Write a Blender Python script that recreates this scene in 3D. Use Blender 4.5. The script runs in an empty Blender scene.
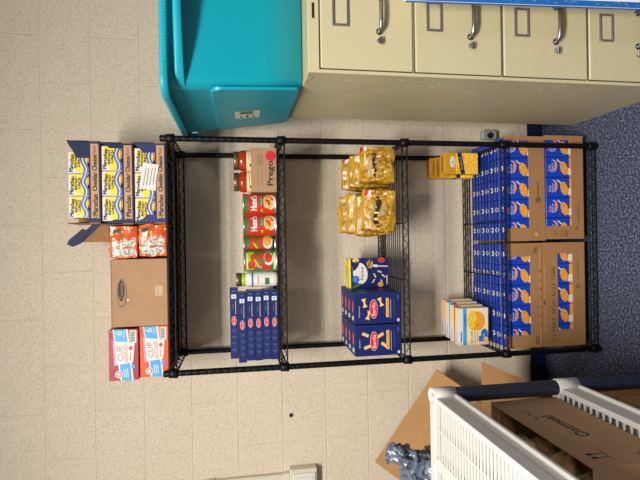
import bpy, math, random
from mathutils import Vector, Matrix, noise
random.seed(7)
SC = bpy.context.scene
COL = SC.collection
PI = math.pi

# ------------------------------------------------------------------ materials
def lin(h):
    h = h.lstrip('#'); o = []
    for i in (0, 2, 4):
        c = int(h[i:i+2], 16)/255.0
        o.append(c/12.92 if c <= .04045 else ((c+.055)/1.055)**2.4)
    return (*o, 1.0)

MATS = {}
def mat(name, hexc, rough=.6, metal=0.0, var=0.0, scale=40.0, bump=0.0, bscale=200.0, coat=0.0, trans=0.0, spec=.5):
    if name in MATS: return MATS[name]
    m = bpy.data.materials.new(name); m.use_nodes = True
    nt = m.node_tree; b = nt.nodes['Principled BSDF']
    b.inputs['Base Color'].default_value = lin(hexc)
    b.inputs['Roughness'].default_value = rough
    b.inputs['Metallic'].default_value = metal
    b.inputs['Specular IOR Level'].default_value = spec
    if coat: b.inputs['Coat Weight'].default_value = coat
    if trans: b.inputs['Transmission Weight'].default_value = trans
    tc = nt.nodes.new('ShaderNodeTexCoord')
    if var:
        n = nt.nodes.new('ShaderNodeTexNoise'); n.inputs['Scale'].default_value = scale; n.inputs['Detail'].default_value = 4
        nt.links.new(tc.outputs['Object'], n.inputs['Vector'])
        r = nt.nodes.new('ShaderNodeMapRange')
        r.inputs['From Min'].default_value = .3; r.inputs['From Max'].default_value = .7
        r.inputs['To Min'].default_value = 1-var; r.inputs['To Max'].default_value = 1+var
        nt.links.new(n.outputs['Fac'], r.inputs['Value'])
        hs = nt.nodes.new('ShaderNodeHueSaturation'); hs.inputs['Color'].default_value = lin(hexc)
        nt.links.new(r.outputs['Result'], hs.inputs['Value'])
        nt.links.new(hs.outputs['Color'], b.inputs['Base Color'])
    if bump:
        n2 = nt.nodes.new('ShaderNodeTexNoise'); n2.inputs['Scale'].default_value = bscale; n2.inputs['Detail'].default_value = 3
        nt.links.new(tc.outputs['Object'], n2.inputs['Vector'])
        bp = nt.nodes.new('ShaderNodeBump'); bp.inputs['Strength'].default_value = bump; bp.inputs['Distance'].default_value = .002
        nt.links.new(n2.outputs['Fac'], bp.inputs['Height']); nt.links.new(bp.outputs['Normal'], b.inputs['Normal'])
    MATS[name] = m
    return m

def wall_material():
    m = bpy.data.materials.new('painted_block'); m.use_nodes = True
    nt = m.node_tree; N = nt.nodes.new; L = nt.links.new; b = nt.nodes['Principled BSDF']
    g = N('ShaderNodeNewGeometry'); sx = N('ShaderNodeSeparateXYZ'); L(g.outputs['Position'], sx.inputs[0])
    ax = N('ShaderNodeMath'); ax.operation = 'ADD'; ax.inputs[1].default_value = .6713+.37570*12; L(sx.outputs['X'], ax.inputs[0])
    az = N('ShaderNodeMath'); az.operation = 'ADD'; az.inputs[1].default_value = -1.6179+.18785*8; L(sx.outputs['Z'], az.inputs[0])
    cx = N('ShaderNodeCombineXYZ'); L(ax.outputs[0], cx.inputs['X']); L(az.outputs[0], cx.inputs['Y'])
    br = N('ShaderNodeTexBrick'); br.offset = .5; br.offset_frequency = 2
    br.inputs['Scale'].default_value = 1; br.inputs['Mortar Size'].default_value = .0032; br.inputs['Mortar Smooth'].default_value = .6
    br.inputs['Brick Width'].default_value = .37570; br.inputs['Row Height'].default_value = .18785; br.inputs['Bias'].default_value = 0
    L(cx.outputs[0], br.inputs['Vector'])
    n1 = N('ShaderNodeTexNoise'); n1.inputs['Scale'].default_value = 210; n1.inputs['Detail'].default_value = 5; n1.inputs['Roughness'].default_value = .7
    L(g.outputs['Position'], n1.inputs['Vector'])
    r1 = N('ShaderNodeValToRGB'); e = r1.color_ramp.elements
    e[0].position = .33; e[0].color = lin('#b3a48d'); e[1].position = .52; e[1].color = lin('#dbcdb7')
    L(n1.outputs['Fac'], r1.inputs[0])
    n2 = N('ShaderNodeTexNoise'); n2.inputs['Scale'].default_value = 2.5; L(g.outputs['Position'], n2.inputs['Vector'])
    r2 = N('ShaderNodeMapRange'); r2.inputs['To Min'].default_value = .96; r2.inputs['To Max'].default_value = 1.04; L(n2.outputs['Fac'], r2.inputs['Value'])
    hs = N('ShaderNodeHueSaturation'); L(r1.outputs[0], hs.inputs['Color']); L(r2.outputs[0], hs.inputs['Value'])
    mx = N('ShaderNodeMix'); mx.data_type = 'RGBA'; mx.inputs['B'].default_value = lin('#d9cdb8')
    L(br.outputs['Fac'], mx.inputs['Factor']); L(hs.outputs[0], mx.inputs['A']); L(mx.outputs['Result'], b.inputs['Base Color'])
    b.inputs['Roughness'].default_value = .55
    inv = N('ShaderNodeMath'); inv.operation = 'MULTIPLY'; inv.inputs[1].default_value = -1.0; L(br.outputs['Fac'], inv.inputs[0])
    b1 = N('ShaderNodeBump'); b1.inputs['Strength'].default_value = .8; b1.inputs['Distance'].default_value = .0017; L(inv.outputs[0], b1.inputs['Height'])
    b2 = N('ShaderNodeBump'); b2.inputs['Strength'].default_value = .5; b2.inputs['Distance'].default_value = .003
    L(n1.outputs['Fac'], b2.inputs['Height']); L(b1.outputs[0], b2.inputs['Normal']); L(b2.outputs[0], b.inputs['Normal'])
    return m

def carpet_material():
    m = bpy.data.materials.new('speckled_carpet'); m.use_nodes = True
    nt = m.node_tree; N = nt.nodes.new; L = nt.links.new; b = nt.nodes['Principled BSDF']
    g = N('ShaderNodeNewGeometry')
    n1 = N('ShaderNodeTexNoise'); n1.inputs['Scale'].default_value = 120; n1.inputs['Detail'].default_value = 3; n1.inputs['Roughness'].default_value = .8
    L(g.outputs['Position'], n1.inputs['Vector'])
    r1 = N('ShaderNodeValToRGB'); e = r1.color_ramp.elements
    e[0].position = .34; e[0].color = lin('#1d2134'); e[1].position = .68; e[1].color = lin('#888b9b')
    k = e.new(.5); k.color = lin('#3f455b')
    L(n1.outputs['Fac'], r1.inputs[0]); L(r1.outputs[0], b.inputs['Base Color'])
    b.inputs['Roughness'].default_value = .95; b.inputs['Specular IOR Level'].default_value = .1
    bp = N('ShaderNodeBump'); bp.inputs['Strength'].default_value = .6; bp.inputs['Distance'].default_value = .004
    L(n1.outputs['Fac'], bp.inputs['Height']); L(bp.outputs[0], b.inputs['Normal'])
    return m

def noodle_material(name, c0, c1, scale=60, rough=.35):
    m = bpy.data.materials.new(name); m.use_nodes = True
    nt = m.node_tree; N = nt.nodes.new; L = nt.links.new; b = nt.nodes['Principled BSDF']
    tc = N('ShaderNodeTexCoord'); v = N('ShaderNodeTexVoronoi'); v.inputs['Scale'].default_value = scale
    L(tc.outputs['Object'], v.inputs['Vector'])
    r = N('ShaderNodeValToRGB'); e = r.color_ramp.elements
    e[0].position = .1; e[0].color = lin(c1); e[1].position = .75; e[1].color = lin(c0)
    L(v.outputs['Distance'], r.inputs[0]); L(r.outputs[0], b.inputs['Base Color'])
    b.inputs['Roughness'].default_value = rough
    return m

M = dict(
    black=mat('black_enamel', '#060608', .5, 0.0, spec=.25),
    card=mat('corrugated_card', '#aa8563', .8, var=.05, scale=18),
    card2=mat('brown_card', '#9c7247', .8, var=.05, scale=18),
    carddark=mat('card_edge', '#8f6a47', .85),
    navy=mat('navy_print', '#182048', .55, spec=.3), barilla=mat('blue_pasta_print', '#182660', .42, spec=.35),
    kraft=mat('royal_blue_print', '#1040b8', .35), white=mat('white_print', '#dcd9d2', .5),
    yellow=mat('yellow_print', '#f3d531', .45), wave=mat('blue_wave_print', '#3d5fae', .45),
    orange=mat('orange_print', '#ee9a2e', .45), tan=mat('tan_print', '#c4936a', .55),
    ink=mat('black_ink', '#181614', .6), red=mat('red_print', '#d32738', .4),
    crimson=mat('crimson_print', '#a01a33', .4), cuporange=mat('bright_orange_print', '#e4521b', .4),
    sky=mat('sky_blue_print', '#3aa0dc', .4), green=mat('green_print', '#3b7430', .45), leaf=mat('leaf_green', '#5f7f3a', .6),
    lime=mat('lime_plastic', '#9dc42c', .35), cream=mat('cream_print', '#efd9a6', .5),
    gold=mat('golden_pasta', '#f0b648', .45, var=.18, scale=160), grey=mat('grey_print', '#8b8a86', .6),
    tomato=mat('tomato_print', '#cb3516', .4), dough=mat('pasta_print', '#eec374', .45),
    sauce=mat('tomato_sauce_glass', '#a5300f', .12, coat=.5), alfredo=mat('cream_sauce_glass', '#e6dcc4', .15, coat=.5),
    lid=mat('bronze_lid', '#6f6248', .35, .6), steel=mat('tin_steel', '#b9b9b5', .3, .9),
    teal=mat('teal_plastic', '#049db0', .42, bump=.05, bscale=300), tealin=mat('teal_plastic_panel', '#089ab6', .5),
    cab=mat('beige_enamel', '#c1b793', .38, bump=.04, bscale=160, var=.015, scale=6), cabdark=mat('cabinet_gap', '#5a5648', .6),
    scuff=mat('pale_scuff', '#e2ddcc', .6), chrome=mat('chrome', '#9a999c', .33, 1.0), pewter=mat('pewter_frame', '#8f8a8c', .35, .7),
    plastic=mat('white_plastic', '#c6c4bf', .5), tube=mat('navy_tube', '#1a2130', .45), tubehole=mat('socket_inside', '#a9a8a4', .6),
    basenavy=mat('navy_vinyl', '#101c46', .5), bag=mat('blue_grey_film', '#5a6472', .26, spec=.7, var=.2, scale=40),
    orangefilm=mat('orange_film', '#d65c26', .25, var=.14, scale=45, coat=.2), paper=mat('kraft_paper', '#c09a68', .8, var=.15, scale=50),
    boardblue=mat('blue_border_print', '#1d63b4', .5), boardwhite=mat('white_board', '#f0f0ee', .5),
    plate=mat('grey_metal_plate', '#a9a7a2', .4, .3), ivory=mat('ivory_raceway', '#d5cbb8', .5), ivory2=mat('ivory_device', '#d9d4cc', .45),
    film=mat('clear_film_over_navy', '#39436f', .2, coat=.3), pink=mat('pink_print', '#e58aa8', .45), purple=mat('purple_print', '#8b5fa8', .45),
    bluegreen=mat('logo_blue', '#2a6cc0', .4), tray_in=mat('tray_inner_card', '#7a5d42', .8),
    velv=mat('velvet_yellow_print', '#d9ad2a', .4, var=.12, scale=60), velvdark=mat('ochre_print', '#c98f1c', .45),
    goldfilm=mat('gold_film', '#d3a02c', .35), greyfilm=mat('see_through_film', '#a8977a', .25), stamp=mat('stamped_ink', '#54402c', .8),
    tape=mat('worn_tape', '#bd9f80', .5), card3=mat('carton_card', '#a67d4d', .8, var=.05, scale=12), dark=mat('dark_gap', '#0b0b0c', .8), copper=mat('red_foil_print', '#b8321c', .4),
)
M['noodle'] = noodle_material('egg_noodles_in_film', '#8c6118', '#dbaa38', 75, .33)
M['mac'] = noodle_material('macaroni_print', '#d9861a', '#f7bb4a', 260, .4)
M['shred'] = noodle_material('shredded_cheese_print', '#e9a31e', '#fbe05a', 150, .4)
WALL = wall_material(); CARPET = carpet_material()
M['ceiling'] = mat('ceiling_tile', '#c9c7c0', .9); M['roomwall'] = mat('room_paint', '#8f8b82', .8)

# ------------------------------------------------------------------ mesh builder
class B:
    def __init__(s): s.v = []; s.f = []; s.m = []; s.mats = []; s.smooth = []
    def mi(s, m):
        if isinstance(m, str): m = M[m]
        if m not in s.mats: s.mats.append(m)
        return s.mats.index(m)
    def add(s, vs, fs, m, smooth=False):
        o = len(s.v); s.v += [tuple(x) for x in vs]
        k = s.mi(m)
        for f in fs:
            s.f.append(tuple(i+o for i in f)); s.m.append(k); s.smooth.append(smooth)
        return o
    def box(s, x0, x1, y0, y1, z0, z1, m, c=0.0):
        if c <= 0:
            vs = [(x, y, z) for x in (x0, x1) for y in (y0, y1) for z in (z0, z1)]
            s.add(vs, [(0,1,3,2),(4,6,7,5),(0,4,5,1),(2,3,7,6),(0,2,6,4),(1,5,7,3)], m); return
        vs = []; idx = {}
        for ix, x in enumerate((x0, x1)):
            for iy, y in enumerate((y0, y1)):
                for iz, z in enumerate((z0, z1)):
                    sx, sy, sz = (c, -c)[ix], (c, -c)[iy], (c, -c)[iz]
                    idx[ix,iy,iz] = len(vs)
                    vs += [(x, y+sy, z+sz), (x+sx, y, z+sz), (x+sx, y+sy, z)]
        fs = []
        for a in (0, 1):
            fs.append([idx[a,0,0], idx[a,1,0], idx[a,1,1], idx[a,0,1]])
            fs.append([idx[0,a,0]+1, idx[1,a,0]+1, idx[1,a,1]+1, idx[0,a,1]+1])
            fs.append([idx[0,0,a]+2, idx[1,0,a]+2, idx[1,1,a]+2, idx[0,1,a]+2])
        for a in (0, 1):
            for b in (0, 1):
                fs.append([idx[a,b,0], idx[a,b,1], idx[a,b,1]+1, idx[a,b,0]+1])
                fs.append([idx[a,0,b], idx[a,1,b], idx[a,1,b]+2, idx[a,0,b]+2])
                fs.append([idx[0,a,b]+1, idx[1,a,b]+1, idx[1,a,b]+2, idx[0,a,b]+2])
        for k in idx.values(): fs.append([k, k+1, k+2])
        s.add(vs, fs, m)
    def tube(s, p0, p1, r, m, n=6, caps=True):
        p0 = Vector(p0); p1 = Vector(p1); d = (p1-p0).normalized()
        a = d.orthogonal().normalized(); b = d.cross(a)
        vs = []
        for p in (p0, p1):
            for i in range(n):
                t = 2*PI*i/n; vs.append(p+a*r*math.cos(t)+b*r*math.sin(t))
        fs = [(i, (i+1) % n, n+(i+1) % n, n+i) for i in range(n)]
        s.add(vs, fs, m, True)
        if caps: s.add(vs, [tuple(range(n)), tuple(range(n, 2*n))], m)
    def path(s, pts, r, m, n=8):
        pts = [Vector(p) for p in pts]; rings = []; prev = None
        for i, p in enumerate(pts):
            d = (pts[min(i+1, len(pts)-1)]-pts[max(i-1, 0)]).normalized()
            if prev is None: a = d.orthogonal().normalized()
            else: a = (prev-d*prev.dot(d)).normalized()
            prev = a; b = d.cross(a)
            rings.append([p+a*r*math.cos(2*PI*k/n)+b*r*math.sin(2*PI*k/n) for k in range(n)])
        vs = [v for q in rings for v in q]; fs = []
        for i in range(len(pts)-1):
            for k in range(n): fs.append((i*n+k, i*n+(k+1) % n, (i+1)*n+(k+1) % n, (i+1)*n+k))
        s.add(vs, fs, m, True)
        s.add(vs, [tuple(range(n)), tuple(range(len(vs)-n, len(vs)))], m)
    def lathe(s, prof, m, n=20, cx=0, cy=0, cap=True):
        vs = []; fs = []
        for r, z in prof:
            for k in range(n):
                t = 2*PI*k/n; vs.append((cx+r*math.cos(t), cy+r*math.sin(t), z))
        for i in range(len(prof)-1):
            for k in range(n): fs.append((i*n+k, i*n+(k+1) % n, (i+1)*n+(k+1) % n, (i+1)*n+k))
        s.add(vs, fs, m, True)
        if cap: s.add(vs, [tuple(range(n)), tuple(range(len(vs)-n, len(vs)))], m)
    def prism(s, poly, d, m):
        """closed solid: polygon in 3-D pushed along vector d"""
        poly = [Vector(p) for p in poly]; d = Vector(d); n = len(poly)
        vs = poly+[p+d for p in poly]
        s.add(vs, [tuple(range(n)), tuple(range(2*n-1, n-1, -1))]+[(i, (i+1) % n, n+(i+1) % n, n+i) for i in range(n)], m)
    def soft(s, w, d, h, m, e=.35, n=14, amp=.004, fr=22, seed=0, pick=None, pinch=0.0, oct2=0.0, smooth=True):
        """puffy pack: a rounded block, base centre at the origin"""
        done = {}
        def vert(p):
            key = tuple(round(q, 4) for q in p)
            if key in done: return done[key]
            q = Vector(p); L = max(abs(q.x), abs(q.y), abs(q.z))
            sp = q.normalized()*1.0
            r = q*(1-e)+sp*e*1.18*L
            v = Vector((r.x*w/2, r.y*d/2, r.z*h/2))
            if pinch:
                k = 1-pinch*max(0, abs(q.z)-.55)/.45; v.y *= k
            nz = noise.noise_vector(v*fr+Vector((seed*7.3, seed*3.1, 0)))
            v += nz*amp
            if oct2: v += noise.noise_vector(v*fr*2.7+Vector((seed, 9, 4)))*oct2
            v.z = max(v.z, -h/2)+h/2
            done[key] = len(vs); vs.append(v); qs.append(q); return done[key]
        vs = []; qs = []; quads = []
        for ax in range(3):
            for sg in (-1, 1):
                for i in range(n):
                    for j in range(n):
                        cs = []
                        for (a, b) in ((i, j), (i+1, j), (i+1, j+1), (i, j+1)):
                            p = [0, 0, 0]; p[ax] = sg; p[(ax+1) % 3] = -1+2*a/n; p[(ax+2) % 3] = -1+2*b/n
                            cs.append(vert(p))
                        quads.append(cs)
        byk = {}
        for c in quads:
            q = sum((qs[i] for i in c), Vector())/4
            mm = (pick(q) if pick else None) or m
            byk.setdefault(mm if isinstance(mm, str) else mm.name, (mm, []))[1].append(tuple(c))
        o = len(s.v); s.v += [tuple(v) for v in vs]
        for mm, fl in byk.values():
            k = s.mi(mm)
            for f in fl: s.f.append(tuple(i+o for i in f)); s.m.append(k); s.smooth.append(smooth)
    def build(s, name, parent=None, data_only=False):
        me = bpy.data.meshes.new(name); me.from_pydata(s.v, [], s.f)
        for m in s.mats: me.materials.append(m)
        me.polygons.foreach_set('material_index', s.m)
        me.polygons.foreach_set('use_smooth', s.smooth)
        me.update()
        o = bpy.data.objects.new(name, me); COL.objects.link(o)
        if parent: o.parent = parent
        return o

_TXT = {}
def glyphs(txt):
    if txt in _TXT: return _TXT[txt]
    cu = bpy.data.curves.new('lettering', 'FONT'); cu.body = txt; cu.resolution_u = 2
    o = bpy.data.objects.new('lettering', cu); COL.objects.link(o)
    dg = bpy.context.evaluated_depsgraph_get(); dg.update()
    me = o.evaluated_get(dg).to_mesh()
    vs = [(v.co.x, v.co.y) for v in me.vertices]; fs = [tuple(p.vertices) for p in me.polygons]
    o.evaluated_get(dg).to_mesh_clear()
    bpy.data.objects.remove(o); bpy.data.curves.remove(cu)
    xs = [v[0] for v in vs]; ys = [v[1] for v in vs]
    cx, cy = (min(xs)+max(xs))/2, (min(ys)+max(ys))/2
    r = ([(x-cx, y-cy) for x, y in vs], fs, max(xs)-min(xs), max(ys)-min(ys))
    _TXT[txt] = r; return r

class Face:
    """draws a printed design on a face; s runs right, t runs up"""
    def __init__(s, b, o=None, ux=(1,0,0), uz=(0,0,1), n=(0,-1,0), fn=None, step=None, off=.0004):
        s.b = b; s.step = step; s.off = off
        if fn: s.fn = fn
        else:
            o, ux, uz, n = Vector(o), Vector(ux), Vector(uz), Vector(n)
            s.fn = lambda a, c, l: o+ux*a+uz*c+n*(l*off)
    def poly(s, pts, m, l=1):
        if not s.step:
            s.b.add([s.fn(a, c, l) for a, c in pts], [tuple(range(len(pts)))], m); return
        lo = min(p[0] for p in pts); hi = max(p[0] for p in pts); k = max(1, int((hi-lo)/s.step+.5))
        def clip(P, x, keep):
            R = []
            for i in range(len(P)):
                a, c = P[i], P[(i+1) % len(P)]
                ia, ic = keep*(a[0]-x) >= -1e-9, keep*(c[0]-x) >= -1e-9
                if ia: R.append(a)
                if ia != ic:
                    t = (x-a[0])/(c[0]-a[0]); R.append((x, a[1]+t*(c[1]-a[1])))
            return R
        for i in range(k):
            P = clip(clip(list(pts), lo+(hi-lo)*i/k, 1), lo+(hi-lo)*(i+1)/k, -1)
            if len(P) > 2: s.b.add([s.fn(a, c, l) for a, c in P], [tuple(range(len(P)))], m)
    def rect(s, s0, t0, s1, t1, m, l=1): s.poly([(s0,t0),(s1,t0),(s1,t1),(s0,t1)], m, l)
    def ell(s, cs, ct, rs, rt, m, l=1, rot=0, n=18):
        c, d = math.cos(rot), math.sin(rot); P = []
        for i in range(n):
            a, e = rs*math.cos(2*PI*i/n), rt*math.sin(2*PI*i/n)
            P.append((cs+a*c-e*d, ct+a*d+e*c))
        s.poly(P, m, l)
    def bar(s, a, c, w, m, l=1):
        a, c = Vector(a), Vector(c); d = (c-a).normalized(); n = Vector((-d.y, d.x))*w/2
        s.poly([tuple(a-n), tuple(c-n), tuple(c+n), tuple(a+n)], m, l)
    def line(s, pts, w, m, l=1):
        for i in range(len(pts)-1): s.bar(pts[i], pts[i+1], w, m, l)
    def text(s, txt, cs, ct, m, w=None, h=None, l=2, rot=0, bold=0):
        if bold:
            for i, (a, e) in enumerate(((-1, 0), (1, 0), (0, -.6), (0, .6))): s.text(txt, cs+a*bold, ct+e*bold, m, w, h, l+.1*i, rot)
        vs, fs, W, H = glyphs(txt)
        if w is None: kx = ky = h/H
        elif h is None: kx = ky = w/W
        else: kx, ky = w/W, h/H
        c, d = math.cos(rot), math.sin(rot)
        s.b.add([s.fn(cs+x*kx*c-y*ky*d, ct+x*kx*d+y*ky*c, l) for x, y in vs], fs, m)

# ------------------------------------------------------------------ scene helpers
def tag(o, label, cat, group=None, kind=None):
    o['label'] = label; o['category'] = cat
    if group: o['group'] = group
    if kind: o['kind'] = kind
    return o
def thing(name, label, cat, loc=(0,0,0), rz=0.0, group=None):
    o = bpy.data.objects.new(name, None); COL.objects.link(o); o.empty_display_size = .05
    o.location = loc; o.rotation_euler = (0, 0, rz)
    return tag(o, label, cat, group)
def dup(root, loc, label, rz=None, group=None):
    r = root.copy(); COL.objects.link(r); r.location = loc
    if rz is not None: r.rotation_euler = (0, 0, rz)
    r['label'] = label
    if group: r['group'] = group
    for ch in list(root.children):
        c = ch.copy(); COL.objects.link(c); c.parent = r
        for g in list(ch.children):
            d = g.copy(); COL.objects.link(d); d.parent = c
    return r
def place(o, loc, rz=0.0, tilt=0.0, roll=0.0):
    o.location = loc; o.rotation_euler = (tilt, roll, rz); return o
def struct(b, name):
    o = b.build(name); o['kind'] = 'structure'; return o

# ------------------------------------------------------------------ the room
RX0, RX1, RY0, H = -3.4, 3.0, -7.0, 3.0
YW = -.168                                    # face of the block wall
b = B(); b.box(RX0, RX1, YW, YW+.15, 0, H, WALL); struct(b, 'wall_back')
b = B(); b.box(RX0-.15, RX0, RY0, YW+.15, 0, H, 'roomwall'); struct(b, 'wall_left')
b = B(); b.box(RX1, RX1+.15, RY0, YW+.15, 0, H, 'roomwall'); struct(b, 'wall_right')
b = B(); b.box(RX0-.15, RX1+.15, RY0-.15, RY0, 0, H, 'roomwall'); struct(b, 'wall_front')
b = B(); b.box(RX0-.15, RX1+.15, RY0-.15, .15, -.1, 0, CARPET); struct(b, 'floor')
b = B(); b.box(RX0-.15, RX1+.15, RY0-.15, .15, H, H+.1, 'ceiling'); struct(b, 'ceiling')
b = B()
b.box(RX0, RX1, YW-.004, YW, 0, .083, 'basenavy'); b.box(RX0, RX1, YW-.014, YW-.004, 0, .010, 'basenavy', .004)
struct(b, 'baseboard_back')

# bolt left in the wall
b = B(); b.tube((-.747, YW-.003, 1.209), (-.747, YW, 1.209), .009, 'cabdark', 12); b.tube((-.747, YW-.007, 1.209), (-.747, YW-.003, 1.209), .0055, 'ink', 8)
tag(b.build('wall_bolt'), 'small dark bolt stuck in the bare block wall', 'bolt')

# surface box with raceway, far left
t = thing('surface_outlet_box', 'ivory surface-mounted electrical box with raceway on left wall', 'outlet box', (-1.017, YW, 1.110))
b = B(); b.box(-.06, .055, -.045, 0, -.004, .112, 'ivory', .004); b.build('box_body', t)
b = B(); b.box(-.05, .040, -.052, -.045, .004, .100, 'ivory2', .003)
b.box(-.04, .026, -.055, -.052, .014, .090, 'ivory2', .001); b.box(.004, .010, -.0555, -.0545, .026, .04, 'grey'); b.build('cover_plate', t)
b = B(); b.box(-.005, .030, -.024, 0, .112, 1.2, 'ivory', .004); b.box(-.009, .034, -.028, 0, .112, .135, 'ivory', .003)
b.box(-.008, .033, -.027, 0, .42, .45, 'ivory', .003); b.build('raceway', t)

# socket low on the wall behind the cabinet
t = thing('wall_outlet', 'grey metal wall outlet with round black socket behind the shelving', 'outlet', (.466, YW, .288))
b = B(); b.box(-.021, .021, -.035, 0, -.034, .034, 'plate', .004); b.build('plate', t)
b = B(); b.tube((-.004, -.040, .0), (-.004, -.035, .0), .014, 'ink', 18); b.build('socket', t)

# ------------------------------------------------------------------ wire shelving
XL, XR, YF, YR = -.4493, .3574, -.5112, -.1909
SZ = [1.662, 1.280, .822, .424, .046]           # top of each shelf
shelving = thing('wire_shelving_unit', 'tall black wire shelving unit with five shelves of food against block wall', 'shelving', ((XL+XR)/2, (YF+YR)/2, 0))
ox, oy = (XL+XR)/2, (YF+YR)/2
hx, hy = (XR-XL)/2, (YR-YF)/2
def post_builder():
    b = B(); prof = [(.0085, .012), (.0105, .013)]
    z = .03
    while z < 1.665:
        prof += [(.0105, z-.0016), (.0100, z), (.0105, z+.0016)]; z += .0254
    prof += [(.0105, 1.672), (.0085, 1.676)]
    b.lathe(prof, 'black', 14); return b
pmesh = None
for sx in (-1, 1):
    for sy in (-1, 1):
        if pmesh is None: p = post_builder().build('post', shelving); pmesh = p.data
        else:
            p = bpy.data.objects.new('post', pmesh); COL.objects.link(p); p.parent = shelving
        p.location = (sx*hx, sy*hy, 0)
        b = B(); b.lathe([(.0075, 0), (.0125, .002), (.0125, .010), (.006, .016)], 'black', 12); f = b.build('foot', p)
        b = B(); b.lathe([(.0112, 1.655), (.0122, 1.676), (.0085, 1.679)], 'black', 12); f = b.build('post_cap', p)
def truss(b, p0, p1, z0, z1, per=.047, r=.0031, rz=.0016):
    p0 = Vector(p0); p1 = Vector(p1); L = (p1-p0).length; n = max(2, round(L/per))
    for z in (z0, z1): b.tube((p0.x, p0.y, z), (p1.x, p1.y, z), r, 'black', 6)
    for i in range(n):
        a = p0.lerp(p1, i/n); m = p0.lerp(p1, (i+.5)/n); c = p0.lerp(p1, (i+1)/n)
        b.tube((a.x, a.y, z0), (m.x, m.y, z1), rz, 'black', 5, False); b.tube((m.x, m.y, z1), (c.x, c.y, z0), rz, 'black', 5, False)
for zt in SZ:
    b = B(); z1 = zt-.0062; z0 = zt-.0270
    if zt < .1: z0 = .012
    for s in (-1, 1):
        truss(b, (-hx, s*hy, 0), (hx, s*hy, 0), z0, z1)
        truss(b, (s*hx, -hy, 0), (s*hx, hy, 0), z0, z1)
    n = 13
    for i in range(1, n):
        y = -hy+2*hy*i/n; b.tube((-hx, y, zt-.0018), (hx, y, zt-.0018), .0018, 'black', 6)
    for x in (-.105, .105): b.tube((x, -hy, zt-.0062), (x, hy, zt-.0062), .0026, 'black', 6)
    sh = b.build('wire_shelf', shelving)
    for sx in (-1, 1):
        for sy in (-1, 1):
            b = B(); zz0 = max(z0-.006, .018)
            b.lathe([(.0125, zz0), (.0168, zz0+.002), (.0150, z1+.004), (.0118, z1+.005)], 'black', 14)
            c = b.build('collar', sh); c.location = (sx*hx, sy*hy, 0)

# ------------------------------------------------------------------ top shelf
ZT = SZ[0]
# --- navy trays of soup cartons
def soup_tray(name, w, d, h, lip, right, left, film=False, printed=True, back='navy', text=True):
    b = B(); e = .003
    b.box(-w/2, w/2, -d/2, d/2, 0, e, 'tray_in')
    b.box(-w/2, w/2, d/2-e, d/2, e, h, 'card2')
    for s in (-1, 1):
        x = s*(w/2-e/2); b.box(x-e/2, x+e/2, -d/2, d/2-e, e, h, 'card2')
        x = s*(w/2+.0002); b.box(min(x, x+s*.0006), max(x, x+s*.0006), -d/2, d/2, .001, h-.001, 'card2')
    fm = 'film' if film else 'navy'
    y0, y1 = -d/2, -d/2+e
    b.box(-w/2+e, w/2-e, y0, y1, e, lip, fm)
    def flap(x_in, x_out, z_in):
        P = [(x_in, lip), (x_in, z_in), ((x_in*.55+x_out*.45), z_in+.012), ((x_in*.2+x_out*.8), h-.004), (x_out, h), (x_out, lip)]
        b.prism([(a, y0, c) for a, c in P], (0, e, 0), fm)
    if right: flap(w/2-right, w/2-.0005, h*.72)
    if left: flap(-w/2+left, -w/2+.0005, h*.62)
    b.box(-w/2, w/2, y0-.0002, y0+.0008, 0, .004, fm)
    F = Face(b, (0, y0-.0004, 0))
    if printed:
        F.rect(-w/2+.017, .0045, w/2-.010, .030, 'tan', 1)
        F.text('Maruchan', -.077, .017, 'ink', w=.070, h=.0165, bold=.0008)
        F.ell(-.1185, .0165, .005, .006, 'ink', 2); F.ell(-.1185, .0165, .003, .004, 'tan', 3)
        F.text('Cheddar Cheese', .031, .0175, 'ink', w=.122, h=.0145, bold=.0008)
        F.text('Flavor', .1105, .0175, 'ink', w=.027, h=.010)
    return b
def carton_builder():
    b = B(); w, d, h = .0715, .095, .099
    b.box(-w/2, w/2, -d/2, d/2, 0, h, 'white', .0015)
    F = Face(b, (0, -d/2, 0))
    F.poly([(-.034, .032), (.034, .032), (.034, .088), (.016, .094), (-.034, .070)], 'yellow', 1)
    F.poly([(-.034, .070), (.010, .094), (-.034, .094)], 'white', 1)
    F.rect(-.0345, .024, .0345, .038, 'tan', 1); F.ell(.014, .029, .02, .008, 'orange', 2)
    top = []; bot = []
    for i in range(13):
        x = -.0345+.069*i/12; z = .047+.006*math.sin(x*95+.6)
        top.append((x, z+.0085)); bot.append((x, z-.0085))
    for i in range(12):
        F.poly([bot[i], bot[i+1], top[i+1], top[i]], 'wave', 3)
        m = lambda p, q: ((p[0]+q[0])/2, (p[1]+q[1])/2)
        a, c = m(bot[i], top[i]), m(bot[i+1], top[i+1])
        F.poly([(a[0], a[1]-.002), (c[0], c[1]-.002), (c[0], c[1]+.002), (a[0], a[1]+.002)], 'white', 4)
    F.text('Maruchan', -.002, .088, 'ink', w=.058, h=.012, l=3, rot=-.08, bold=.0007)
    F.text('INSTANT', .004, .0745, 'ink', w=.042, h=.0075, l=3, rot=-.05, bold=.0006)
    F.text('LUNCH', .004, .0645, 'ink', w=.036, h=.0075, l=3, rot=-.05, bold=.0006)
    return b
TW, TD, TH = .279, .112, .1045
words = ['bottom', 'middle', 'top']
car = None
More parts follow.
